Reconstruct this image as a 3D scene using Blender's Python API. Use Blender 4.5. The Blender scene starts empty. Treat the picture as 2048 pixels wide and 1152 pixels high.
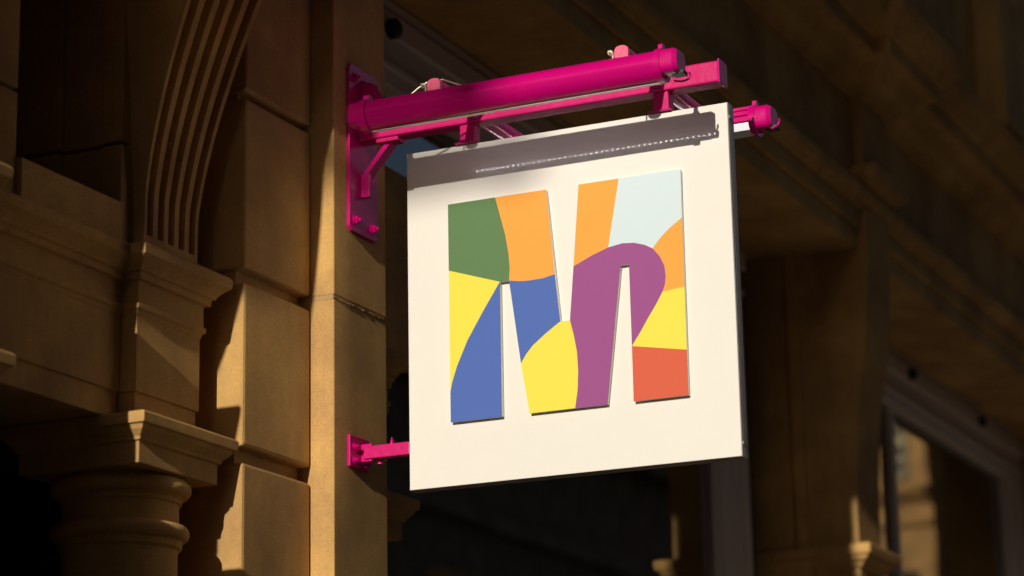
import bpy, math, random
from mathutils import Vector, Matrix
random.seed(4)
C = bpy.context.scene
col = C.collection

# ---------------------------------------------------------------- camera
YAW, PITCH, ROLL = math.radians(24.680), math.radians(14.764), math.radians(-1.131)
cam_d = bpy.data.cameras.new('camera'); cam = bpy.data.objects.new('camera', cam_d); col.objects.link(cam)
fw = Vector((math.cos(YAW)*math.cos(PITCH), math.sin(YAW)*math.cos(PITCH), math.sin(PITCH)))
rt0 = Vector((math.sin(YAW), -math.cos(YAW), 0)); up0 = rt0.cross(fw)
rt = rt0*math.cos(ROLL) + up0*math.sin(ROLL); up = up0*math.cos(ROLL) - rt0*math.sin(ROLL)
cam.matrix_world = Matrix(((rt.x, up.x, -fw.x, -6.4118), (rt.y, up.y, -fw.y, -3.2777), (rt.z, up.z, -fw.z, 1.6), (0, 0, 0, 1)))
cam_d.sensor_width = 36; cam_d.lens = 5136.77*36/2048; cam_d.clip_start = 0.1; cam_d.clip_end = 600
cam_d.dof.use_dof = True; cam_d.dof.focus_distance = 7.22; cam_d.dof.aperture_fstop = 2.2
C.camera = cam
# ---------------------------------------------------------------- light
SUN = Vector((1.0, 0.060, -0.30)).normalized()
elev = math.asin(-SUN.z)
world = bpy.data.worlds.new('World'); C.world = world; world.use_nodes = True
wn = world.node_tree.nodes; wl = world.node_tree.links
sky = wn.new('ShaderNodeTexSky'); sky.sky_type = 'NISHITA'; sky.sun_disc = False
sky.sun_elevation = elev
sky.sun_rotation = math.atan2(-SUN.x, -SUN.y)
sky.dust_density = 1.5; sky.ozone_density = 1.0
bg = wn['Background']; bg.inputs['Strength'].default_value = 0.05
wl.new(sky.outputs[0], bg.inputs[0])
sun_d = bpy.data.lights.new('sun', 'SUN'); sun = bpy.data.objects.new('sun', sun_d); col.objects.link(sun)
sun.rotation_euler = SUN.to_track_quat('-Z', 'Y').to_euler()
sun_d.energy = 5.0; sun_d.angle = math.radians(0.5); sun_d.color = (1.0, 0.905, 0.745)
C.view_settings.view_transform = 'Standard'; C.view_settings.look = 'None'
C.view_settings.exposure = -0.36; C.view_settings.gamma = 1

# ---------------------------------------------------------------- materials
def newmat(name):
    m = bpy.data.materials.new(name); m.use_nodes = True
    nt = m.node_tree; return m, nt, nt.nodes['Principled BSDF']
def N(nt, t, **kw):
    n = nt.nodes.new(t)
    for k, v in kw.items():
        if k.startswith('i_'): n.inputs[k[2:].replace('_', ' ')].default_value = v
        else: setattr(n, k, v)
    return n
def stone_mat(name, base, dark=0.62, bump=0.35):
    m, nt, p = newmat(name); L = nt.links.new
    geo = N(nt, 'ShaderNodeNewGeometry')
    big = N(nt, 'ShaderNodeTexNoise', i_Scale=2.2, i_Detail=6.0, i_Roughness=0.6)
    mp = N(nt, 'ShaderNodeMapping'); mp.inputs['Scale'].default_value = (14, 14, 1.1)
    streak = N(nt, 'ShaderNodeTexNoise', i_Scale=1.0, i_Detail=5.0, i_Roughness=0.6)
    grain = N(nt, 'ShaderNodeTexNoise', i_Scale=260.0, i_Detail=3.0, i_Roughness=0.7)
    mid = N(nt, 'ShaderNodeTexNoise', i_Scale=38.0, i_Detail=5.0, i_Roughness=0.65)
    pits = N(nt, 'ShaderNodeTexVoronoi', i_Scale=60.0)
    for n in (big, grain, mid, pits): L(geo.outputs['Position'], n.inputs['Vector'])
    L(geo.outputs['Position'], mp.inputs['Vector']); L(mp.outputs[0], streak.inputs['Vector'])
    def mulramp(src, lo, hi, a, b):
        r = N(nt, 'ShaderNodeMapRange'); r.inputs['From Min'].default_value = lo; r.inputs['From Max'].default_value = hi
        r.inputs['To Min'].default_value = a; r.inputs['To Max'].default_value = b; L(src, r.inputs['Value']); return r.outputs[0]
    def mul(a, b):
        x = N(nt, 'ShaderNodeMath', operation='MULTIPLY'); L(a, x.inputs[0]); L(b, x.inputs[1]); return x.outputs[0]
    f = mul(mul(mulramp(big.outputs[0], .3, .7, dark+.2, 1.05), mulramp(streak.outputs[0], .3, .7, .90, 1.05)), mulramp(mid.outputs[0], .3, .7, .95, 1.03))
    f = mul(f, mulramp(grain.outputs[0], .3, .7, .80, 1.12))
    oi = N(nt, 'ShaderNodeObjectInfo'); f = mul(f, mulramp(oi.outputs['Random'], 0, 1, .88, 1.04))
    mix = N(nt, 'ShaderNodeMixRGB', blend_type='MIX'); mix.inputs[1].default_value = (base[0]*.75, base[1]*.72, base[2]*.9, 1); mix.inputs[2].default_value = (*base, 1)
    L(mulramp(big.outputs[0], .35, .6, 0, 1), mix.inputs[0])
    vm = N(nt, 'ShaderNodeVectorMath', operation='SCALE'); L(mix.outputs[0], vm.inputs[0]); L(f, vm.inputs['Scale'])
    L(vm.outputs[0], p.inputs['Base Color'])
    p.inputs['Roughness'].default_value = 0.92; p.inputs['Specular IOR Level'].default_value = 0.12
    b1 = N(nt, 'ShaderNodeBump', i_Strength=bump*1.2, i_Distance=0.0018); L(grain.outputs[0], b1.inputs['Height'])
    b2 = N(nt, 'ShaderNodeBump', i_Strength=bump*.28, i_Distance=0.004); L(mid.outputs[0], b2.inputs['Height']); L(b1.outputs[0], b2.inputs['Normal'])
    pr_ = mulramp(pits.outputs['Distance'], 0.0, 0.09, 0, 1)
    b3 = N(nt, 'ShaderNodeBump', i_Strength=bump*.35, i_Distance=0.002); L(pr_, b3.inputs['Height']); L(b2.outputs[0], b3.inputs['Normal'])
    L(b3.outputs[0], p.inputs['Normal'])
    return m
STONE = stone_mat('sandstone', (0.66, 0.405, 0.145), bump=.65)
STONE_B = stone_mat('sandstone_opposite', (0.60, 0.36, 0.14))
STONE_D = stone_mat('dark_stone', (0.16, 0.11, 0.07))  # darker copy of the sandstone; deepens the porch shade by colour
MORTAR = stone_mat('lime_mortar', (0.58, 0.38, 0.16), bump=0.9)

def paint(name, colr, rough=0.3, coat=0.0, metal=0.0, bump=0.0, scale=60, spec=0.5, mottled=0.0):
    m, nt, p = newmat(name); L = nt.links.new
    p.inputs['Base Color'].default_value = (*colr, 1); p.inputs['Roughness'].default_value = rough
    p.inputs['Metallic'].default_value = metal; p.inputs['Coat Weight'].default_value = coat
    p.inputs['Coat Roughness'].default_value = 0.08; p.inputs['Specular IOR Level'].default_value = spec
    geo = N(nt, 'ShaderNodeNewGeometry')
    n = N(nt, 'ShaderNodeTexNoise', i_Scale=float(scale), i_Detail=4.0); L(geo.outputs['Position'], n.inputs['Vector'])
    r = N(nt, 'ShaderNodeMapRange'); r.inputs['To Min'].default_value = max(rough-.07, 0.02); r.inputs['To Max'].default_value = rough+.1
    L(n.outputs[0], r.inputs['Value']); L(r.outputs[0], p.inputs['Roughness'])
    if mottled:
        n2 = N(nt, 'ShaderNodeTexNoise', i_Scale=float(scale)*1.6, i_Detail=6.0, i_Roughness=.7); L(geo.outputs['Position'], n2.inputs['Vector'])
        r2 = N(nt, 'ShaderNodeMapRange'); r2.inputs['From Min'].default_value = .35; r2.inputs['From Max'].default_value = .7; L(n2.outputs[0], r2.inputs['Value'])
        mx = N(nt, 'ShaderNodeMixRGB'); mx.inputs[1].default_value = (*colr, 1)
        mx.inputs[2].default_value = (min(1, colr[0]*1.1+mottled*.3), colr[1]+mottled*.3, colr[2]+mottled*.22, 1)
        L(r2.outputs[0], mx.inputs[0]); L(mx.outputs[0], p.inputs['Base Color'])
    if bump:
        b = N(nt, 'ShaderNodeBump', i_Strength=bump, i_Distance=0.002); L(n.outputs[0], b.inputs['Height']); L(b.outputs[0], p.inputs['Normal'])
    return m
PINK = paint('magenta_gloss_paint', (0.58, 0.001, 0.185), 0.24, coat=0.3, bump=0.12, scale=25, spec=.4)
PINK_W = paint('magenta_worn_paint', (0.55, 0.001, 0.15), 0.36, coat=0.25, bump=0.5, scale=45, mottled=0.035, spec=.3)
PINK_F = paint('faded_pink_cap', (0.68, 0.05, 0.20), 0.5, bump=0.7, scale=90, mottled=0.45)
SIGNW = paint('white_sign_paint', (0.80, 0.79, 0.765), 0.2, coat=0.6, scale=12)
SIGNW.node_tree.nodes['Principled BSDF'].inputs['Coat Roughness'].default_value = 0.035
EDGE = paint('aluminium_trim', (0.33, 0.30, 0.31), 0.33, metal=0.0, scale=30)
STEEL = paint('zinc_bolt', (0.62, 0.56, 0.48), 0.35, metal=0.8)
BLACK = paint('black_rubber', (0.012, 0.012, 0.014), 0.5)
LENS = paint('milky_lens', (0.80, 0.80, 0.78), 0.3)
FRAME = paint('painted_window_frame', (0.72, 0.62, 0.57), 0.5, bump=.1, scale=9)
CURTAIN = paint('dark_curtain', (0.62, 0.54, 0.50), 0.9)
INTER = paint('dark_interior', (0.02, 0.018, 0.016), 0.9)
STONE_R = stone_mat('weathered_stone', (0.34, 0.27, 0.20)); PALE = stone_mat('pale_render', (0.55, 0.48, 0.30)); SHADE_DARK = stone_mat('shade_dark_cladding', (0.03, 0.027, 0.024))  # near-black cladding: shade put into the colour of the street-end building
ROADM = stone_mat('asphalt', (0.04, 0.037, 0.034)); PAVE_BOUNCE = stone_mat('bounce_paving', (0.45, 0.39, 0.31)); PAVE = stone_mat('paving', (0.05, 0.043, 0.036))  # the pale paving is added as a sunlight reflector
LED, nt_, p_ = newmat('led_chip'); p_.inputs['Base Color'].default_value = (.9, .9, .9, 1)
p_.inputs['Emission Color'].default_value = (1, .93, .95, 1); p_.inputs['Emission Strength'].default_value = 46
GLOW, nt_, p_ = newmat('sun_glow_diffuser'); p_.inputs['Base Color'].default_value = (.8, .8, .8, 1)
p_.inputs['Emission Color'].default_value = (1, .95, .93, 1); p_.inputs['Emission Strength'].default_value = 1.1  # glow stands in for sunlight on the rear lens
def glass_mat():
    m, nt, p = newmat('window_glass'); L = nt.links.new
    out = nt.nodes['Material Output']; nt.nodes.remove(p)
    tr = N(nt, 'ShaderNodeBsdfTransparent'); tr.inputs[0].default_value = (.75, .76, .74, 1)
    gl = N(nt, 'ShaderNodeBsdfGlossy'); gl.inputs['Roughness'].default_value = 0.012; gl.inputs[0].default_value = (.9, .9, .9, 1)
    fr = N(nt, 'ShaderNodeFresnel'); fr.inputs[0].default_value = 3.0
    geo = N(nt, 'ShaderNodeNewGeometry'); n = N(nt, 'ShaderNodeTexNoise', i_Scale=1.1, i_Detail=1.0); L(geo.outputs['Position'], n.inputs['Vector'])
    b = N(nt, 'ShaderNodeBump', i_Strength=.12, i_Distance=.012); L(n.outputs[0], b.inputs['Height']); L(b.outputs[0], gl.inputs['Normal'])
    mx = N(nt, 'ShaderNodeMixShader'); L(fr.outputs[0], mx.inputs[0]); L(tr.outputs[0], mx.inputs[1]); L(gl.outputs[0], mx.inputs[2])
    L(mx.outputs[0], out.inputs[0]); return m
GLASS = glass_mat()

# ---------------------------------------------------------------- helpers
class MB:
    def __init__(s): s.v = []; s.f = []
    def add(s, vs, fs):
        o = len(s.v); s.v += [tuple(v) for v in vs]; s.f += [tuple(i+o for i in f) for f in fs]; return s
    def box(s, x0, x1, y0, y1, z0, z1):
        x0, x1 = sorted((x0, x1)); y0, y1 = sorted((y0, y1)); z0, z1 = sorted((z0, z1))
        return s.add([(x0,y0,z0),(x1,y0,z0),(x1,y1,z0),(x0,y1,z0),(x0,y0,z1),(x1,y0,z1),(x1,y1,z1),(x0,y1,z1)],
                     [(0,3,2,1),(4,5,6,7),(0,1,5,4),(1,2,6,5),(2,3,7,6),(3,0,4,7)])
    def stack(s, rects):                     # rects: (z, x0, x1, y0, y1) from low to high, mitred on every side
        vs = []
        for z, x0, x1, y0, y1 in rects: vs += [(x0,y0,z),(x1,y0,z),(x1,y1,z),(x0,y1,z)]
        n = len(rects); fs = [(3,2,1,0), tuple(4*(n-1)+i for i in range(4))]
        for i in range(n-1):
            for k in range(4): fs.append((4*i+k, 4*i+(k+1)%4, 4*i+4+(k+1)%4, 4*i+4+k))
        return s.add(vs, fs)
    def tube(s, a, b, r, seg=16, r2=None, sx=1.0):
        a, b = Vector(a), Vector(b); d = (b-a).normalized(); h = Vector((0,0,1)) if abs(d.z) < .9 else Vector((1,0,0))
        u = d.cross(h).normalized(); w = u.cross(d); r2 = r if r2 is None else r2; vs = []
        for c, rr in ((a, r), (b, r2)):
            for i in range(seg): t = 2*math.pi*i/seg; vs.append(c + u*math.cos(t)*rr*sx + w*math.sin(t)*rr)
        return s.add(vs, [(i, (i+1)%seg, seg+(i+1)%seg, seg+i) for i in range(seg)] + [tuple(range(seg))[::-1], tuple(range(seg, 2*seg))])
    def path(s, pts, r, seg=8):
        for a, b in zip(pts, pts[1:]): s.tube(a, b, r, seg)
        return s
    def lathe(s, cx, cy, prof, seg=64):      # prof (r, z) low to high
        vs = []
        for r, z in prof:
            for i in range(seg): t = 2*math.pi*i/seg; vs.append((cx+r*math.cos(t), cy+r*math.sin(t), z))
        n = len(prof); fs = [tuple(range(seg))[::-1], tuple((n-1)*seg+i for i in range(seg))]
        for j in range(n-1):
            for i in range(seg): fs.append((j*seg+i, j*seg+(i+1)%seg, (j+1)*seg+(i+1)%seg, (j+1)*seg+i))
        return s.add(vs, fs)
    def prism(s, poly, axis, a, b):          # poly in the other two axes, extruded along axis from a to b
        def P(p, t): return {'x': (t, p[0], p[1]), 'y': (p[0], t, p[1]), 'z': (p[0], p[1], t)}[axis]
        n = len(poly)
        return s.add([P(p, a) for p in poly]+[P(p, b) for p in poly],
                     [tuple(range(n))[::-1], tuple(range(n, 2*n))]+[(i, (i+1)%n, n+(i+1)%n, n+i) for i in range(n)])
    def build(s, name, mat, parent=None, smooth=None, bevel=0.0):
        me = bpy.data.meshes.new(name); me.from_pydata(s.v, [], s.f); me.update()
        import bmesh
        bm = bmesh.new(); bm.from_mesh(me); bmesh.ops.recalc_face_normals(bm, faces=bm.faces); bm.to_mesh(me); bm.free()
        o = bpy.data.objects.new(name, me); col.objects.link(o); me.materials.append(mat)
        if parent is not None: attach(o, parent)
        if bevel:
            b = o.modifiers.new('bevel', 'BEVEL'); b.width = bevel; b.segments = 2; b.limit_method = 'ANGLE'; b.angle_limit = math.radians(40)
        if smooth: 
            for p in me.polygons: p.use_smooth = True
            me.set_sharp_from_angle(angle=math.radians(smooth))
        return o
def world_loc(o):
    v = Vector((0, 0, 0))
    while o is not None:
        if o.type == 'EMPTY': v = v + o.location
        o = o.parent
    return v
def attach(o, parent):
    o.parent = parent
    if parent.type == 'EMPTY': o.matrix_parent_inverse = Matrix.Translation(-world_loc(parent))
def tag(o, label=None, cat=None, group=None, kind=None):
    for k, v in (('label', label), ('category', cat), ('group', group), ('kind', kind)):
        if v: o[k] = v
    return o
def thing(name, loc, label, cat, group=None):
    o = bpy.data.objects.new(name, None); col.objects.link(o); o.location = loc; o.empty_display_size = .1
    return tag(o, label, cat, group)
bpy_update = bpy.context.view_layer.update

# ---------------------------------------------------------------- ground
tag(MB().box(-80, 140, -8.5, -3.6, -0.3, -0.12).build('road', ROADM), kind='structure')
tag(MB().box(-80, 1.2, -3.6, 1.2, -0.3, 0.0).build('pavement', PAVE, bevel=.01), kind='structure')
tag(MB().box(1.21, 140, -3.6, 1.2, -0.3, 0.0).build('bounce_pavement', PAVE_BOUNCE, bevel=.01), kind='structure')  # pale stretch added to bounce sunlight onto the right-hand front
tag(MB().box(-80, 140, -12.3, -8.5, -0.3, 0.0).build('pavement_opposite', PAVE, bevel=.01), kind='structure')
tag(MB().add([(-400,-400,-.32),(400,-400,-.32),(400,400,-.32),(-400,400,-.32)], [(0,1,2,3)]).build('ground', ROADM), kind='structure')

# ---------------------------------------------------------------- the stone building
B = thing('stone_building', (0, .8, 0), 'ornate golden sandstone building front with carved columns and tall windows', 'building')

# pilaster carrying the sign: two stones with an irregular mortar joint
PX0, PX1, PY = -.136, .188, .17
pb = MB()
for z0, z1 in ((0, .93), (.94, 1.44), (1.45, 1.945), (1.955, 2.45), (2.46, 3.4625), (3.4745, 4.80)):
    pb.box(PX0, PX1, PY, .62, z0, z1)
pil = pb.build('pilaster', STONE, B, bevel=.004)
mj = MB()
for zc in (3.4685,):
    n = 26; vs = []; random.seed(7)
    for i in range(n+1):
        x = PX0-.0 + (PX1-PX0)*i/n; d = random.uniform(.0008, .0038) if i not in (0, n) else .001
        h = random.uniform(-.0016, .0016)
        vs += [(x, PY+.012, zc-.008), (x, PY-d, zc-.0068+h), (x, PY-d*1.2-.001, zc-.001+h), (x, PY+.004, zc+.003+h*.5), (x, PY+.014, zc+.010)]
    fs = []
    for i in range(n):
        for k in range(4): fs.append((5*i+k, 5*i+k+1, 5*i+6+k, 5*i+5+k))
    mj.add(vs, fs)
    mj.box(PX0+.0006, PX1-.001, PY+.002, .6, zc-.0065, zc+.0065)
mj.build('mortar_joint', MORTAR, pil)

# rusticated pier beside it
def pier_blocks(x0, x1, yf, name='rusticated_block'):
    for z0, z1 in ((2.44, 2.930), (2.974, 3.436), (3.476, 3.970), (3.992, 4.49), (4.52, 4.86)):
        MB().box(x0, x1, yf, .66, z0, z1).build(name, STONE, B, bevel=.010)
pier_blocks(-.512, -.1375, .245)
MB().box(-.49, -.10, .285, .64, 2.2, 4.86).build('pier_core', STONE, B)
MB().box(-.512, -.1375, .245, .66, 0, 2.41).build('pier_base', STONE, B, bevel=.01)

# column with entablature block and fluted console
XC = [(2.985,-.014),(3.056,-.014),(3.0562,-.007),(3.258,-.007),(3.260,-.005),(3.270,-.002),(3.276,.005),(3.288,.006),(3.290,0),(3.350,0),
      (3.3505,.014),(3.368,.016),(3.370,.024),(3.378,.027),(3.386,.034),(3.394,.042),(3.402,.052),(3.405,.056),(3.428,.058),(3.436,.052)]
AB = [(2.858,.030),(2.914,.030),(2.916,.038),(2.924,.040),(2.930,.046),(2.940,.056),(2.952,.062),(2.954,.070),(2.980,.072),(2.985,.066)]
def column(dx, dy=0.0):
    c = thing('column', (-.7525+dx, .475+dy, 0), None, None); attach_e(c)
    x0, x1, y0, y1 = -.930+dx, -.606+dx, .315+dy, .625
    MB().stack([(z, x0-o, x1+o, y0-o, y1+o*.5) for z, o in XC]).build('entablature_block', STONE, c, bevel=.0022)
    MB().stack([(z, x0-o, x1+o, y0-o, y1+o) for z, o in AB]).build('abacus', STONE, c, bevel=.0022)
    prof = [(.168, 0), (.167, 1.0), (.156, 2.40), (.152, 2.655), (.154, 2.668), (.163, 2.676), (.164, 2.690), (.166, 2.694)]
    for k in range(9):
        t = -math.pi/2+math.pi*k/8; prof.append((.165+.018*math.cos(t), 2.715+.020*math.sin(t)))
    prof += [(.155, 2.738), (.154, 2.79), (.161, 2.793), (.161, 2.803), (.166, 2.806)]
    for k in range(8):
        t = -math.pi/2.3+math.pi/1.6*k/7; prof.append((.160+.027*math.cos(t), 2.832+.024*math.sin(t)))
    prof += [(.168, 2.8585)]
    MB().lathe(-.7525+dx, .475+dy, prof).build('shaft', STONE, c, smooth=35)
    return c
def attach_e(c):                        # an Empty part inside the building
    wl_ = Vector(c.location); c.parent = B; c.matrix_parent_inverse = Matrix.Identity(4); c.location = wl_-B.location
LP = [(3.436, .332)]+[(3.55+.05*k, .332-.386*(.05*k)**1.52) for k in range(1, 19)]+[(4.62, -.045), (4.86, -.07)]
def curve(prof, z):
    for i, ((a, ya), (b, yb)) in enumerate(zip(prof, prof[1:])):
        if a <= z <= b:
            p, q = prof[max(i-1, 0)], prof[min(i+2, len(prof)-1)]
            t = (z-a)/(b-a); h = b-a
            m0 = (yb-p[1])/(b-p[0])*h; m1 = (q[1]-ya)/(q[0]-a)*h
            return (2*t**3-3*t*t+1)*ya+(t**3-2*t*t+t)*m0+(-2*t**3+3*t*t)*yb+(t**3-t*t)*m1
    return prof[-1][1]
def console(x0, x1, prof, yback, flutes=5, depth=.065, name='fluted_console'):
    xs = []; margin = .004; W = (x1-x0-2*margin)/flutes
    xs.append((x0, 0)); xs.append((x0+.0022, -.0012))
    for k in range(flutes):
        a = x0+margin+k*W
        for i in range(11):
            t = i/10; g = (t-.21)/.58
            d = depth*max(0, 1-(2*g-1)**4)**.6 if 0 < g < 1 else 0
            xs.append((a+t*W, d))
    xs.append((x1, 0))
    zs = []; z = prof[0][0]; z1 = prof[-1][0]
    while z < z1: zs.append(z); z += .014
    zs.append(z1)
    vs = []; n = len(xs)
    for z in zs:
        y = curve(prof, z); k = min(1, max(0, (z-prof[0][0]-.055)/.016))
        fl = .105*max(0, z-3.54)**1.3
        for x, d in xs: vs.append((x-fl*(x1-x)/(x1-x0), y+d*k, z))
    fs = []
    for j in range(len(zs)-1):
        for i in range(n-1): fs.append((j*n+i, j*n+i+1, (j+1)*n+i+1, (j+1)*n+i))
    o = len(vs)
    for z in zs: vs += [(x0-.105*max(0, z-3.54)**1.3, yback, z), (x1, yback, z)]
    for j in range(len(zs)-1):
        fs.append((j*n, (j+1)*n, o+2*j+2, o+2*j)); fs.append((j*n+n-1, o+2*j+1, o+2*j+3, (j+1)*n+n-1))
        fs.append((o+2*j, o+2*j+2, o+2*j+3, o+2*j+1))
    fs.append(tuple((len(zs)-1)*n+i for i in range(n))+(o+2*len(zs)-1, o+2*len(zs)-2))
    fs.append(tuple(range(n))+(o+1, o))
    return MB().add(vs, fs).build(name, STONE, B, smooth=50)
column(0); console(-.885, -.617, LP, .46)
column(-1.12, -.075); console(-2.10, -1.85, [(3.436,.278),(3.55,.262),(3.61,.250),(3.67,.230),(3.72,.208),(3.83,.170),(3.95,.138),(4.20,.110),(4.44,.09),(4.6,.05),(4.86,.04)], .46)  # off-view twin: console outline and column's forward set shaped for their shadows
column(1.08)
# entablature running back between the columns
for a, b in ((-1.70, -.93), (-3.2, -2.05), (.187, .56)):
    MB().stack([(z, a, b, .362-o, .70) for z, o in XC]).build('entablature', STONE, B, bevel=.002)
MB().box(-1.405, -.952, .352, .6, 3.437, 3.56).build('blocking_course', STONE, B, bevel=.004)
# piers behind the consoles with slight rebates and a stone joint
def side_pier(x0, x1):
    m = MB()
    for z0, z1 in ((3.437, 3.728), (3.738, 4.23), (4.24, 4.86)):
        m.box(x0, x1, .366, .43, z0, z1); m.box(x0+.012, x1-.012, .43, .56, z0, z1)
        m.box(x0-.008, x1+.008, .56, .72, z0, z1)
    m.build('window_pier', STONE, B, bevel=.004)
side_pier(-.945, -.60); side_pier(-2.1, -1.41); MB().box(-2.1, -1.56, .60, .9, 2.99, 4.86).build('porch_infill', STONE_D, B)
MB().box(-3.3, -2.15, .30, .9, 0, 4.86).build('end_wall', STONE, B, bevel=.01)
# pier between the small window and the big window
MB().box(.19, .725, .34, .66, 3.437, 4.07).build('window_pier', STONE, B, bevel=.004)
MB().box(.19, .52, .40, .66, 0, 2.98).build('window_pier', STONE, B, bevel=.004)
# porch back wall, its deep shade helped by a darker stone colour
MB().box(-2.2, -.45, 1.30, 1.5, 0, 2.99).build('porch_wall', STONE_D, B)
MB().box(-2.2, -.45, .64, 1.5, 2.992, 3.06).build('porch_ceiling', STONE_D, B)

# big pier with plain console, x about 5 m
RX0, RX1 = 4.95, 5.31
RP = [(3.445,.205),(3.60,.206),(3.781,.199),(3.946,.187),(4.06,.176),(4.182,.160),(4.27,.143),(4.358,.126),(4.50,.110),(4.658,.098),(4.843,.088),(5.08,.078)]
poly = [(y, z) for z, y in RP] + [(.60, 5.08), (.60, 3.445)]
MB().prism(poly, 'x', RX0, RX1).build('console', STONE, B, bevel=.004)
cp = [(3.30,.0),(3.34,.0),(3.342,.010),(3.352,.020),(3.362,.022),(3.366,.034),(3.380,.050),(3.395,.056),(3.397,.070),(3.435,.074),(3.4448,.066)]
MB().stack([(z, RX0-o, RX1+o, .205-o, .62) for z, o in cp]).build('console_capital', STONE, B, bevel=.003)
MB().box(RX0-.0, RX1, .205, .62, 0, 3.299).build('pier_base', STONE, B, bevel=.008)
MB().box(4.93, 5.50, .44, .50, 3.447, 4.86).build('pier_reveal', STONE, B, bevel=.006)
MB().box(4.90, 5.55, .503, .70, 3.447, 4.86).build('pier_reveal', STONE, B, bevel=.006)
MB().box(4.90, 5.55, .42, .70, 0, 3.44).build('pier_reveal', STONE, B, bevel=.006)

# upper entablature running the length of the front, broken forward over the big pier
UE = [(4.86,.0),(4.955,.0),(4.957,.018),(5.05,.018),(5.052,.034),(5.066,.044),(5.085,.070),(5.10,.075),(5.125,.078),(5.127,.0),(5.60,.0),
      (5.602,.02),(5.62,.03),(5.64,.05),(5.66,.09),(5.70,.12),(5.72,.14),(5.724,.20),(5.80,.205),(5.802,.22),(5.83,.25),(5.88,.31),(5.93,.33)]
MB().stack([(z, -3.3-o, 14+o, .13-o, 1.9) for z, o in UE]).build('upper_entablature', STONE, B, bevel=.002)
UB = [(5.0801,-.04),(5.12,-.035),(5.14,-.01),(5.16,.02),(5.19,.05),(5.20,.055),(5.24,.06),(5.241,-.02),(5.60,-.02)]+[(z, o+.0) for z, o in UE if z > 5.601]
MB().stack([(z, RX0-.03-o, RX1+.05+o, .055-o, 1.8) for z, o in UB]).build('entablature_break', STONE, B, bevel=.002)
MB().stack([(5.931, -3.3, 14, .05, 1.9), (6.2, -3.3, 14, .05, 1.9), (6.202, -3.3, 14, .14, 1.9), (9.5, -3.3, 14, .14, 1.9)]).build('upper_wall', STONE, B)
for xq in (1.6, 5.0, 7.5, 10.6):
    MB().box(xq, xq+.42, -.03, .14, 6.203, 9.3).build('upper_pilaster', STONE, B, bevel=.006)
MB().stack([(5.70, -1.88, -1.22, -.45, .1), (5.75, -1.9, -1.2, -.5, .1), (7.2, -1.9, -1.2, -.5, .1), (7.25, -1.9, -1.2, -1.0, .1), (9.8, -1.9, -1.2, -1.0, .1)]).build('shade_bay', STONE, B)  # unseen bay added to shade the big pier and upper wall
MB().box(-3.3, -2.3, -.10, .1, 4.95, 5.559).build('shade_block', STONE, B, bevel=.01)  # unseen block added to shade the top of the sign pilaster
MB().box(-1.6, -1.215, -.155, .1, 5.02, 5.699).build('shade_block', STONE, B, bevel=.01)  # unseen block added to narrow the sunlit strip on the big pier
MB().box(9.9, 14, .2, .7, 0, 4.86).build('end_wall', STONE, B, bevel=.01)

# windows: deep moulded timber frame, glass and a curtained room behind
def window(x0, x1, z0, mull, vents):
    w = thing('window', (x0, .64, z0), None, None); attach_e(w)
    f = MB()
    f.box(x0, x1, .60, .74, 4.545, 4.858); f.box(x0, x1, .575, .60, 4.72, 4.80)
    f.box(x0, x1, .585, .60, 4.60, 4.625); f.box(x0, x1, .592, .60, 4.82, 4.856)
    f.box(x0, x0+.10, .60, .74, z0, 4.544); f.box(x1-.30, x1, .60, .74, z0, 4.544)
    f.box(x1-.34, x1-.30, .63, .74, z0, 4.544); f.box(x1-.11, x1-.05, .585, .60, z0, 4.544)
    f.box(x0+.1, x1-.34, .61, .74, z0, z0+.12)
    f.build('frame', FRAME, w, bevel=.004)
    for xm in mull: MB().box(xm, xm+.06, .63, .72, z0+.121, 4.544).build('mullion', FRAME, w, bevel=.004)
    MB().box(x0+.08, x1-.28, .665, .675, z0+.1, 4.56).build('glass', GLASS, w)
    for vx, vz in vents:
        MB().tube((vx, .574, vz), (vx, .545, vz), .036, 20).tube((vx, .545, vz), (vx, .535, vz), .032, 20, .024).build('vent_cap', BLACK, w, smooth=40)
    return w
window(.73, 4.60, .60, (), ((1.00, 4.73),))
window(5.52, 9.85, .60, (7.05,), ((7.29, 4.76), (8.79, 4.76)))

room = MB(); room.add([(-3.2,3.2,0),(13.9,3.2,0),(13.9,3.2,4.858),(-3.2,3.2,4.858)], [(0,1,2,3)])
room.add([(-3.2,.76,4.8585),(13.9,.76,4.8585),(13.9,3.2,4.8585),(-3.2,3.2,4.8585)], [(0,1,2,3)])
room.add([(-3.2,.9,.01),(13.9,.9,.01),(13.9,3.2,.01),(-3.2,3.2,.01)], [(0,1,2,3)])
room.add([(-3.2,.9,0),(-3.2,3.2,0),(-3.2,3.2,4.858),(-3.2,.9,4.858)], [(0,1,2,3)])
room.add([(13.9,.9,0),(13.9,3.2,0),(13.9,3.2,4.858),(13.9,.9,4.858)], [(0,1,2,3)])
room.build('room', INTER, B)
def curtain(x0, x1, y, z0, z1, amp=.03, pitch=.11):
    n = int((x1-x0)/.012); vs = []
    for i in range(n+1):
        x = x0+(x1-x0)*i/n; yy = y+amp*math.sin(2*math.pi*x/pitch)+amp*.5*math.sin(2*math.pi*x/(pitch*2.7)+1)
        vs += [(x, yy, z0), (x, yy+.01, z1)]
    vs2 = [(a, b+.006, c) for a, b, c in vs]; m = len(vs)
    fs = [(2*i, 2*i+2, 2*i+3, 2*i+1) for i in range(n)]+[(m+2*i+1, m+2*i+3, m+2*i+2, m+2*i) for i in range(n)]
    MB().add(vs+vs2, fs).build('curtain', CURTAIN, B, smooth=60)
for a, b in ((.85, 1.35), (1.6, 1.9), (2.3, 2.95), (3.25, 3.6), (3.85, 4.2), (7.4, 8.1)): curtain(a, b, .86, .3, 4.5)

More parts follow.
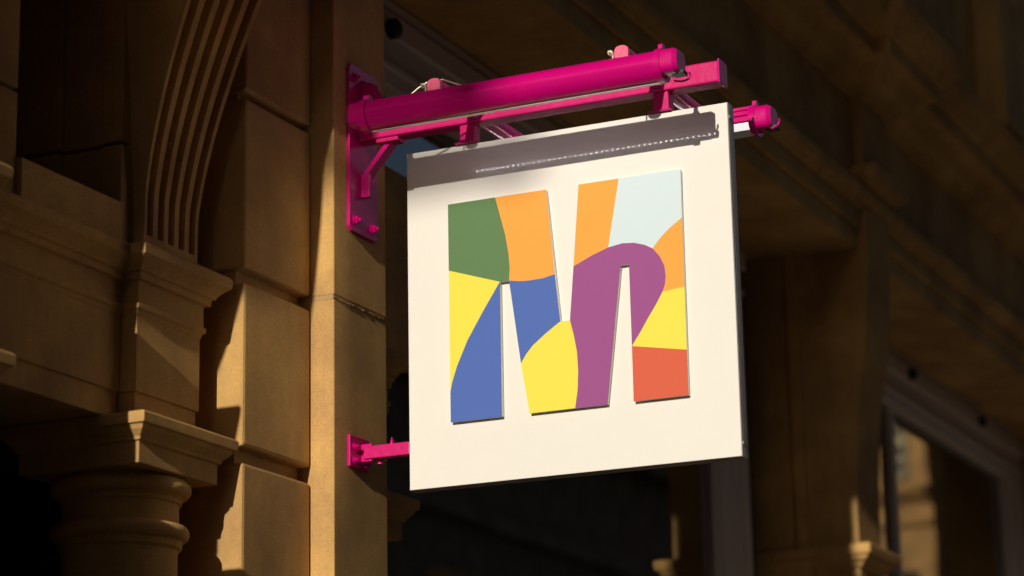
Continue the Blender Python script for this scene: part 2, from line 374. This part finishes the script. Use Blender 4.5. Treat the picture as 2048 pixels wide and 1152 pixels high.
# ---------------------------------------------------------------- buildings across and along the street (seen in the window glass)
def pxz(poly, a, b):
    n = len(poly)
    return [(x, a, z) for x, z in poly]+[(x, b, z) for x, z in poly], [tuple(range(n))[::-1], tuple(range(n, 2*n))]+[(i, (i+1)%n, n+(i+1)%n, n+i) for i in range(n)]
def far_building(name, x0, x1, y0, y1, h, mat, label, side):
    t = thing(name, ((x0+x1)/2, (y0+y1)/2, 0), label, 'building')
    MB().box(x0, x1, y0, y1, 0, h).build('wall', mat, t)
    for z, o in ((4.4, .18), (8.1, .16), (h-.5, .45)):
        if side == 'x': MB().add(*pxz([(x0-.002, z-.25), (x0-o*.5, z-.2), (x0-o*.5, z), (x0-o, z), (x0-o, z+.28), (x0-.002, z+.28)], y0, y1)).build('cornice', mat, t)
        else: MB().box(x0, x1, y1+.002, y1+o, z, z+.28).build('cornice', mat, t)
    return t
def far_windows(t, lst, side, plane):
    for u, z, w, h in lst:
        if side == 'x':
            f = MB().box(plane-.06, plane-.004, u-w/2-.12, u+w/2+.12, z-.12, z+h+.2).build('window', STONE_B, t)
            MB().box(plane-.075, plane-.062, u-w/2, u+w/2, z, z+h).build('pane', INTER, f)
        else:
            f = MB().box(u-w/2-.12, u+w/2+.12, plane+.004, plane+.06, z-.12, z+h+.2).build('window', STONE_B, t)
            MB().box(u-w/2, u+w/2, plane+.062, plane+.075, z, z+h).build('pane', INTER, f)
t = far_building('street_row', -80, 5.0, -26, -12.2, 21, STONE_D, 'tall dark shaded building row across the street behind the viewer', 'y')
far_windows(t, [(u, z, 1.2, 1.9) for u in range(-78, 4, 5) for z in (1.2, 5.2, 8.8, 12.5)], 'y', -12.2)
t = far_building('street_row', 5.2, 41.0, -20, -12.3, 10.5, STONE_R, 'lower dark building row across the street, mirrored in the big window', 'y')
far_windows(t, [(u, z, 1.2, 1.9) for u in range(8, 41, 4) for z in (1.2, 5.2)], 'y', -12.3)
t = far_building('corner_building', 45, 58, -12.1, -9.6, 17, STONE_B, 'sunlit golden stone building mirrored in the window at the lower right', 'x')
MB().box(44.86, 44.99, -10.42, -9.98, 11.25, 16.2).build('pale_panel', PALE, t)
for z in (11.4, 11.75, 12.15, 12.5, 12.9, 13.3): MB().box(44.82, 44.858, -10.26, -10.08, z, z+.17).build('slit_window', INTER, t)
MB().add(*pxz([(44.998, 10.7), (44.8, 10.78), (44.6, 10.95), (44.6, 11.05), (44.998, 11.1)], -12.1, -9.6)).build('cornice', STONE_B, t)
MB().add(*pxz([(44.998, 10.2), (44.85, 10.25), (44.8, 10.36), (44.998, 10.4)], -12.1, -9.6)).build('cornice', STONE_B, t)
far_windows(t, [(-10.1, 8.0, .5, 1.3), (-11.1, 8.0, .5, 1.3)], 'x', 45)
t = far_building('shade_toned_building', 50, 62, -9.5, 12, 24, SHADE_DARK, 'near-black building at the far end of the street, its shade put into the colour', 'x')  # faces the sun; near-black colour keeps it shaded in the glass

t = thing('neighbour_building', (-22, 4, 0), 'sandstone neighbour building further up the street behind the viewer', 'building')
MB().box(-40, -3.4, .7, 9, 0, 13).build('wall', STONE_B, t)
for zz in (4.6, 8.4, 12.4): MB().box(-40, -3.4, .5, .698, zz, zz+.3).build('cornice', STONE_B, t)
for xq in range(-38, -5, 4):
    f = MB().box(xq, xq+1.5, .66, .698, 1.0, 3.6).build('window', STONE_B, t); MB().box(xq+.15, xq+1.35, .65, .658, 1.15, 3.45).build('pane', INTER, f)
t = thing('shade_pole', (-20, .7, 9.85), 'unseen white pole on the neighbour building, added to shade the front light bar', 'shade_pole')  # unseen pole added to cast soft shade on the front light bar
MB().tube((-20, .698, 9.85), (-20, -1.50, 9.85), .085, 16, .06).build('pole', SIGNW, t, smooth=40)
MB().tube((-20, .698, 9.85), (-20, .60, 9.85), .14, 16).build('socket', EDGE, t, smooth=40)
MB().lathe(-20, -1.55, [(.001, 9.76), (.06, 9.78), (.085, 9.85), (.06, 9.92), (.001, 9.94)], 16).build('finial', SIGNW, t, smooth=60)

# ---------------------------------------------------------------- bracket
K = thing('wall_bracket', (.03, PY, 3.7), 'glossy magenta steel bracket bolted to the sandstone pilaster above the sign', 'bracket')
MB().prism([(-.059, 3.70), (-.045, 3.687), (.103, 3.687), (.117, 3.70), (.117, 4.18), (.100, 4.205), (-.045, 4.205), (-.059, 4.19)], 'y', PY-.0005, PY-.011).build('wall_plate', PINK, K, bevel=.0015)
def bolt(x, y, z, r=.011, d=.010, parent=K, mat=PINK, ax='y'):
    m = MB(); v = {'y': Vector((0,-1,0)), 'z': Vector((0,0,1)), 'x': Vector((-1,0,0)), 'Y': Vector((0,-1,0))}[ax]; p = Vector((x, y, z))
    m.tube(p, p+v*d*.25, r*1.45, 16); m.tube(p+v*d*.25, p+v*d, r, 6); m.tube(p+v*d, p+v*d*1.7, r*.5, 10)
    return m.build('bolt', mat, parent, smooth=30)
for x, z in ((-.025, 3.722), (.085, 3.722), (-.025, 4.165), (.085, 4.165)): bolt(x, PY-.0112, z, .012, .012)
bm = MB().box(-.010, .050, -.980, PY-.0112, 3.970, 4.033); bm.build('beam', PINK_W, K, bevel=.005)
MB().box(-.013, .053, -.986, -.9802, 3.966, 4.037).build('beam_end_plate', PINK, K, bevel=.002)
MB().box(-.004, .044, .028, .10, 3.958, 3.9698).build('brace_pad', PINK_W, K, bevel=.001)
MB().prism([(.060, 3.958), (.080, 3.958), (PY-.012, 3.868), (PY-.012, 3.846)], 'x', .012, .052).build('brace', PINK, K, bevel=.001)
MB().box(.010, .026, PY-.040, PY-.0112, 3.80, 3.872).build('brace_tab', PINK, K, bevel=.002)
MB().prism([(PY-.0112, 4.17), (PY-.0112, 4.034), (.03, 4.034), (.05, 4.055), (PY-.05, 4.15)], 'x', .016, .026).build('gusset', PINK, K, bevel=.001)
for yc in (-.197, -.804):
    MB().box(-.002, .042, yc-.023, yc+.023, 3.914, 3.9698).build('hanger', PINK_W, K, bevel=.003)
    MB().box(-.014, .054, yc-.034, yc+.034, 3.9095, 3.9138).build('hanger_foot', PINK, K, bevel=.001)
# lower stay
MB().box(-.060, .058, PY-.0005, PY-.010, 2.985, 3.077).build('stay_plate', PINK, K, bevel=.0015)
MB().box(-.002, .036, .0005, PY-.022, 3.012, 3.050).build('stay_arm', PINK_W, K, bevel=.003)
MB().box(.004, .030, PY-.045, PY-.0102, 3.005, 3.058).build('stay_socket', PINK, K, bevel=.003)
for x, z in ((-.035, 3.045), (.040, 3.045), (-.035, 3.005), (.040, 3.005)): bolt(x, PY-.0102, z, .008, .009)
bolt(.017, .065, 3.0502, .005, .012, ax='z', mat=PINK)
bolt(.030, .11, 2.999, .007, .012, ax='z', mat=PINK)
# cross tubes carrying the two lamps
for yc in (-.228, -.800):
    m = MB(); seg = 24; R = .0215
    def ring(x, k=1.0):
        return [(x, yc+R*k*math.copysign(abs(math.cos(t))**.75, math.cos(t)), 3.9985+R*1.05*k*math.copysign(abs(math.sin(t))**.75, math.sin(t))) for t in [2*math.pi*i/seg for i in range(seg)]]
    vs = ring(-.272)+ring(.335); m.add(vs, [(i, (i+1)%seg, seg+(i+1)%seg, seg+i) for i in range(seg)])
    m.build('cross_tube', PINK, K, smooth=40)
    for a, b in ((-.278, -.270), (.333, .341)):
        m = MB(); vs = ring(a, 1.02 if a > 0 else .96)+ring(b, 1.02 if a < 0 else .96); m.add(vs, [(i, (i+1)%seg, seg+(i+1)%seg, seg+i) for i in range(seg)]+[tuple(range(seg)), tuple(range(seg, 2*seg))])
        m.build('tube_cap', PINK_F, K, smooth=40)

# ---------------------------------------------------------------- hanging sign
S = thing('hanging_sign', (.02, -.5, 3.908), 'square white hanging sign with a multicoloured letter M on it', 'sign')
MB().box(0.0, .005, -1.0, 0.0, 2.908, 3.908).build('panel', SIGNW, S, bevel=.0012)
tr_ = MB()
for a, b, o in ((.0052, .016, .0010), (.0162, .0175, -.0012), (.0177, .030, .0012), (.0302, .0315, -.0008), (.0317, .0465, .0012)): tr_.box(a, b, -1.0-o, o, 2.908-o, 3.908+o)
tr_.build('edge_trim', EDGE, S, bevel=.0006)
MB().box(.0467, .048, -1.0, 0.0, 2.908, 3.908).build('back_panel', SIGNW, S)
for z in (3.868, 2.945): MB().tube((.012, -.998, z), (.012, -1.004, z), .006, 12).build('screw', STEEL, S)
PATCH = {
'green': [(-0.14, 3.73), (-0.291, 3.73), (-0.306, 3.672), (-0.321, 3.614), (-0.33, 3.557), (-0.333, 3.515), (-0.33, 3.478), (-0.301, 3.478), (-0.14, 3.532)],
'orange': [(-0.291, 3.73), (-0.451, 3.73), (-0.472, 3.478), (-0.434, 3.471), (-0.39, 3.47), (-0.361, 3.472), (-0.33, 3.478), (-0.333, 3.515), (-0.33, 3.557), (-0.321, 3.614), (-0.306, 3.672)],
'yellow': [(-0.14, 3.532), (-0.301, 3.478), (-0.249, 3.402), (-0.196, 3.319), (-0.162, 3.248), (-0.146, 3.202), (-0.14, 3.175)],
'blue': [(-0.301, 3.478), (-0.3, 3.087), (-0.14, 3.087), (-0.14, 3.175), (-0.146, 3.202), (-0.162, 3.248), (-0.196, 3.319), (-0.249, 3.402)],
'blue_b': [(-0.33, 3.478), (-0.361, 3.472), (-0.39, 3.47), (-0.434, 3.471), (-0.472, 3.478), (-0.485, 3.339), (-0.444, 3.313), (-0.4, 3.281), (-0.378, 3.257), (-0.362, 3.233)],
'yellow_b': [(-0.362, 3.233), (-0.378, 3.257), (-0.4, 3.281), (-0.444, 3.313), (-0.485, 3.339), (-0.515, 3.339), (-0.526, 3.293), (-0.534, 3.245), (-0.536, 3.192), (-0.533, 3.139), (-0.524, 3.087), (-0.385, 3.087)],
'purple': [(-0.515, 3.339), (-0.53, 3.493), (-0.586, 3.517), (-0.637, 3.534), (-0.679, 3.54), (-0.714, 3.537), (-0.746, 3.527), (-0.77, 3.513), (-0.79, 3.488), (-0.803, 3.46), (-0.806, 3.429), (-0.803, 3.406), (-0.795, 3.386), (-0.775, 3.353), (-0.749, 3.316), (-0.727, 3.282), (-0.699, 3.243), (-0.698, 3.478), (-0.672, 3.478), (-0.621, 3.087), (-0.524, 3.087), (-0.533, 3.139), (-0.536, 3.192), (-0.534, 3.245), (-0.526, 3.293)],
'orange_b': [(-0.552, 3.73), (-0.675, 3.73), (-0.637, 3.534), (-0.586, 3.517), (-0.53, 3.493)],
'pale': [(-0.675, 3.73), (-0.861, 3.73), (-0.86, 3.59), (-0.821, 3.564), (-0.792, 3.539), (-0.77, 3.513), (-0.746, 3.527), (-0.714, 3.537), (-0.679, 3.54), (-0.637, 3.534)],
'orange_c': [(-0.86, 3.59), (-0.86, 3.392), (-0.795, 3.386), (-0.803, 3.406), (-0.806, 3.429), (-0.803, 3.46), (-0.79, 3.488), (-0.77, 3.513), (-0.792, 3.539), (-0.821, 3.564)],
'yellow_c': [(-0.86, 3.392), (-0.86, 3.214), (-0.699, 3.243), (-0.727, 3.282), (-0.749, 3.316), (-0.775, 3.353), (-0.795, 3.386)],
'red': [(-0.699, 3.243), (-0.86, 3.214), (-0.86, 3.087), (-0.699, 3.087)]}
def lin(c): c /= 255; return c/12.92 if c < .04045 else ((c+.055)/1.055)**2.4
RGB = {'green': (101,131,80), 'orange': (255,168,68), 'yellow': (252,227,78), 'blue': (84,110,174), 'purple': (162,82,134), 'pale': (221,231,222), 'red': (224,98,66)}
WH = (252, 241, 221)
PM = {k: paint(k+'_vinyl', tuple(min(.9, .80*lin(a)/lin(w)) for a, w in zip(v, WH)), 0.5, coat=.0, scale=300, bump=.05, spec=.15) for k, v in RGB.items()}
# keys shared by two neighbours stay identical, so edges that bend are rounded the same way on both sides
letter = MB().prism([(-.1405,3.7295),(-.4505,3.7295),(-.485,3.3395),(-.515,3.3395),(-.5525,3.7295),(-.8595,3.7295),(-.8595,3.0875),(-.6995,3.0875),(-.6985,3.4775),(-.6715,3.4775),(-.6205,3.0875),(-.3855,3.0875),(-.3305,3.4775),(-.3010,3.4775),(-.3005,3.0875),(-.1405,3.0875)], 'x', -.0155, -.004).build('letter', SIGNW, S)
letter['label'] = 'raised letter M with white sides'
standoff = MB()
for y, z in ((-.2, 3.66), (-.22, 3.13), (-.45, 3.13), (-.78, 3.13), (-.78, 3.66)): standoff.tube((-.004, y, z), (0.001, y, z), .008, 10)
standoff.build('spacer', EDGE, letter)
NICE = {'pale': 'pale mint'}
for k, pl in PATCH.items():
    base = k.split('_')[0]
    o = MB().prism(pl, 'x', -.0165, -.0156).build('colour_patch', PM[base], letter)
    o['label'] = {'green': 'green patch', 'orange': 'orange patch left of the V', 'yellow': 'yellow patch on left leg', 'blue': 'long blue patch on left leg',
                  'blue_b': 'blue patch in the middle', 'yellow_b': 'yellow patch at the bottom middle', 'purple': 'purple arched patch', 'orange_b': 'orange strip right of the V',
                  'pale': 'pale mint patch', 'orange_c': 'small orange patch at right edge', 'yellow_c': 'yellow patch at right edge', 'red': 'red patch'}[k]

# ---------------------------------------------------------------- light bars
def light_bar(xc, zc, sgn, y0, y1, label):
    """sgn = +1: lens side faces +X."""
    t = thing('light_bar', (xc, (y0+y1)/2, zc), label, 'lamp', 'light bars either side of the hanging sign')
    def P(u, z): return (xc+sgn*u, z+zc)
    def pr(m, poly, ya, yb):
        pts = [P(u, z) for u, z in poly]
        return m.prism(pts, 'y', ya, yb)
    shell = []
    shell += [(-.004, -.0435), (-.014, -.0405), (-.024, -.0335), (-.033, -.023), (-.0395, -.0115), (-.0425, -.003), (-.0432, .001), (-.0432, .005),
              (-.0405, .0135), (-.0365, .022), (-.030, .0305), (-.021, .0375), (-.010, .042), (.002, .0437), (.013, .0425)]
    shell += [(.022, .040), (.030, .038), (.030, .030), (.024, .027), (.033, .024), (.034, .013), (.026, .010), (.036, .007), (.037, -.006), (.028, -.010), (.022, -.016), (.012, -.034), (.004, -.041)]
    m = MB(); pr(m, shell, y0+.068, y1-.045); m.build('housing', PINK, t, smooth=28)
    lens = [(.0235, -.016), (.034, -.012), (.031, -.034), (.014, -.0465), (.002, -.0462), (.002, -.0425), (.010, -.0405)]
    m = MB(); pr(m, lens, y0+.075, y1-.055); m.build('lens', LENS, t, smooth=20)
    def scaled(k, sh=0): return [(u*k+sh, z*k) for u, z in shell]
    for ya, yb, k in ((y0+.064, y0+.082, 1.05), (y1-.062, y1-.038, 1.065)):
        rings = MB()
        pr(rings, [(-.011, .040), (-.011, .058), (-.007, .061), (.007, .061), (.011, .058), (.011, .040)], ya+.003, yb-.003) 
        pr(rings, [(.046*k*math.cos(a)-.001, .0455*k*math.sin(a)) for a in [2*math.pi*i/28 for i in range(28)]], ya, yb)
        rings.build('clamp_ring', PINK, t, smooth=28)
    for ya, yb in ((y0+.030, y0+.064), (y1-.038, y1-.010)):
        m = MB(); oc = [(.040*math.copysign(abs(math.cos(a))**.6, math.cos(a))-.002, .036*math.copysign(abs(math.sin(a))**.6, math.sin(a))+.003) for a in [2*math.pi*i/28 for i in range(28)]]
        pr(m, oc, ya, yb)
        e = yb if ya > (y0+y1)/2 or yb == y1-.010 else ya
        out = .010 if e == yb else -.012
        big = [P(u, z) for u, z in oc]; sm = [P(u*.82-.0004, z*.82) for u, z in oc]; n = len(oc)
        m.add([(a, e, b) for a, b in big]+[(a, e+out, b) for a, b in sm], [(i, (i+1)%n, n+(i+1)%n, n+i) for i in range(n)]+[tuple(range(n, 2*n))])
        m.build('end_cap', PINK, t, smooth=30)
    # y0 > y1 is allowed: y0 is the wall end
    m = MB(); pr(m, [(.0325, -.0125), (.0347, -.0125), (.0319, -.0338), (.0300, -.0338)], y0+.080, y1-.060); m.build('diffuser', GLOW if sgn < 0 else BLACK, t)  # rear strip glows in place of sunlight; front strip is black
    led = MB(); n = 46
    ya, yb = -.105, -.868
    for i in range(n):
        y = ya+(yb-ya)*i/(n-1); xx, zz = P(.0352, -.022)
        led.box(xx-.0008, xx+.0016*sgn+.0002, y-.0022, y+.0022, zz-.0022, zz+.0022)
    led.build('led_strip', LED, t)
    return t
def bar(xc, zc, sgn, label):
    # build with ascending y, wall end last
    o = 0 if sgn > 0 else -.036
    t = light_bar(xc, zc, sgn, -.998+o, .022+o, label)
    return t
LB1 = bar(-.295, 3.934, 1, 'round magenta light bar in front of the sign, nearer the viewer')
LB2 = bar(.355, 3.964, -1, 'magenta light bar behind the sign with white lens, its end poking out at right')
for t, xc, zc, sg in ((LB1, -.295, 3.934, 1), (LB2, .355, 3.964, -1)):
    for yc in (-.228, -.800):                                        # strap under each cross tube
        m = MB(); xs = xc+sg*.02
        m.box(xs-.004, xs+.004, yc+.0225, yc+.0265, zc+.03, 4.004)
        m.tube((xs, yc+.0265, 3.998), (xs, yc+.034, 3.998), .005, 8); m.build('strap', STEEL if sg > 0 else PINK, t)
        bolt(xs-.006*sg, yc+.030, 4.002, .005, .008, parent=t, mat=STEEL, ax='x')
    # cable gland and looping cable at the street end
    m = MB(); yo = 0 if sg > 0 else -.036; m.box(xc-.012, xc+.022, -.990+yo, -.955+yo, zc-.034, zc-.022); m.build('cable_gland', BLACK, t, bevel=.002)
MB().path([(-.262, -.945, 3.898), (-.254, -.965, 3.896), (-.246, -.980, 3.902), (-.244, -.985, 3.913), (-.250, -.985, 3.921)], .003).build('cable', PINK, LB1, smooth=60)
MB().path([(.330, -1.040, 3.950), (.320, -1.044, 3.940), (.317, -1.040, 3.927), (.322, -1.02, 3.922)], .003).build('cable', PINK, LB2, smooth=60)
pts = [(-.27, -.150, 3.985), (-.265, -.175, 4.004), (-.26, -.20, 4.018), (-.24, -.24, 4.026), (-.15, -.262, 4.030), (-.05, -.264, 4.037)]
MB().path([(-.275, -.09, 3.966)]+pts, .0028).build('cable', STEEL, LB1, smooth=60)
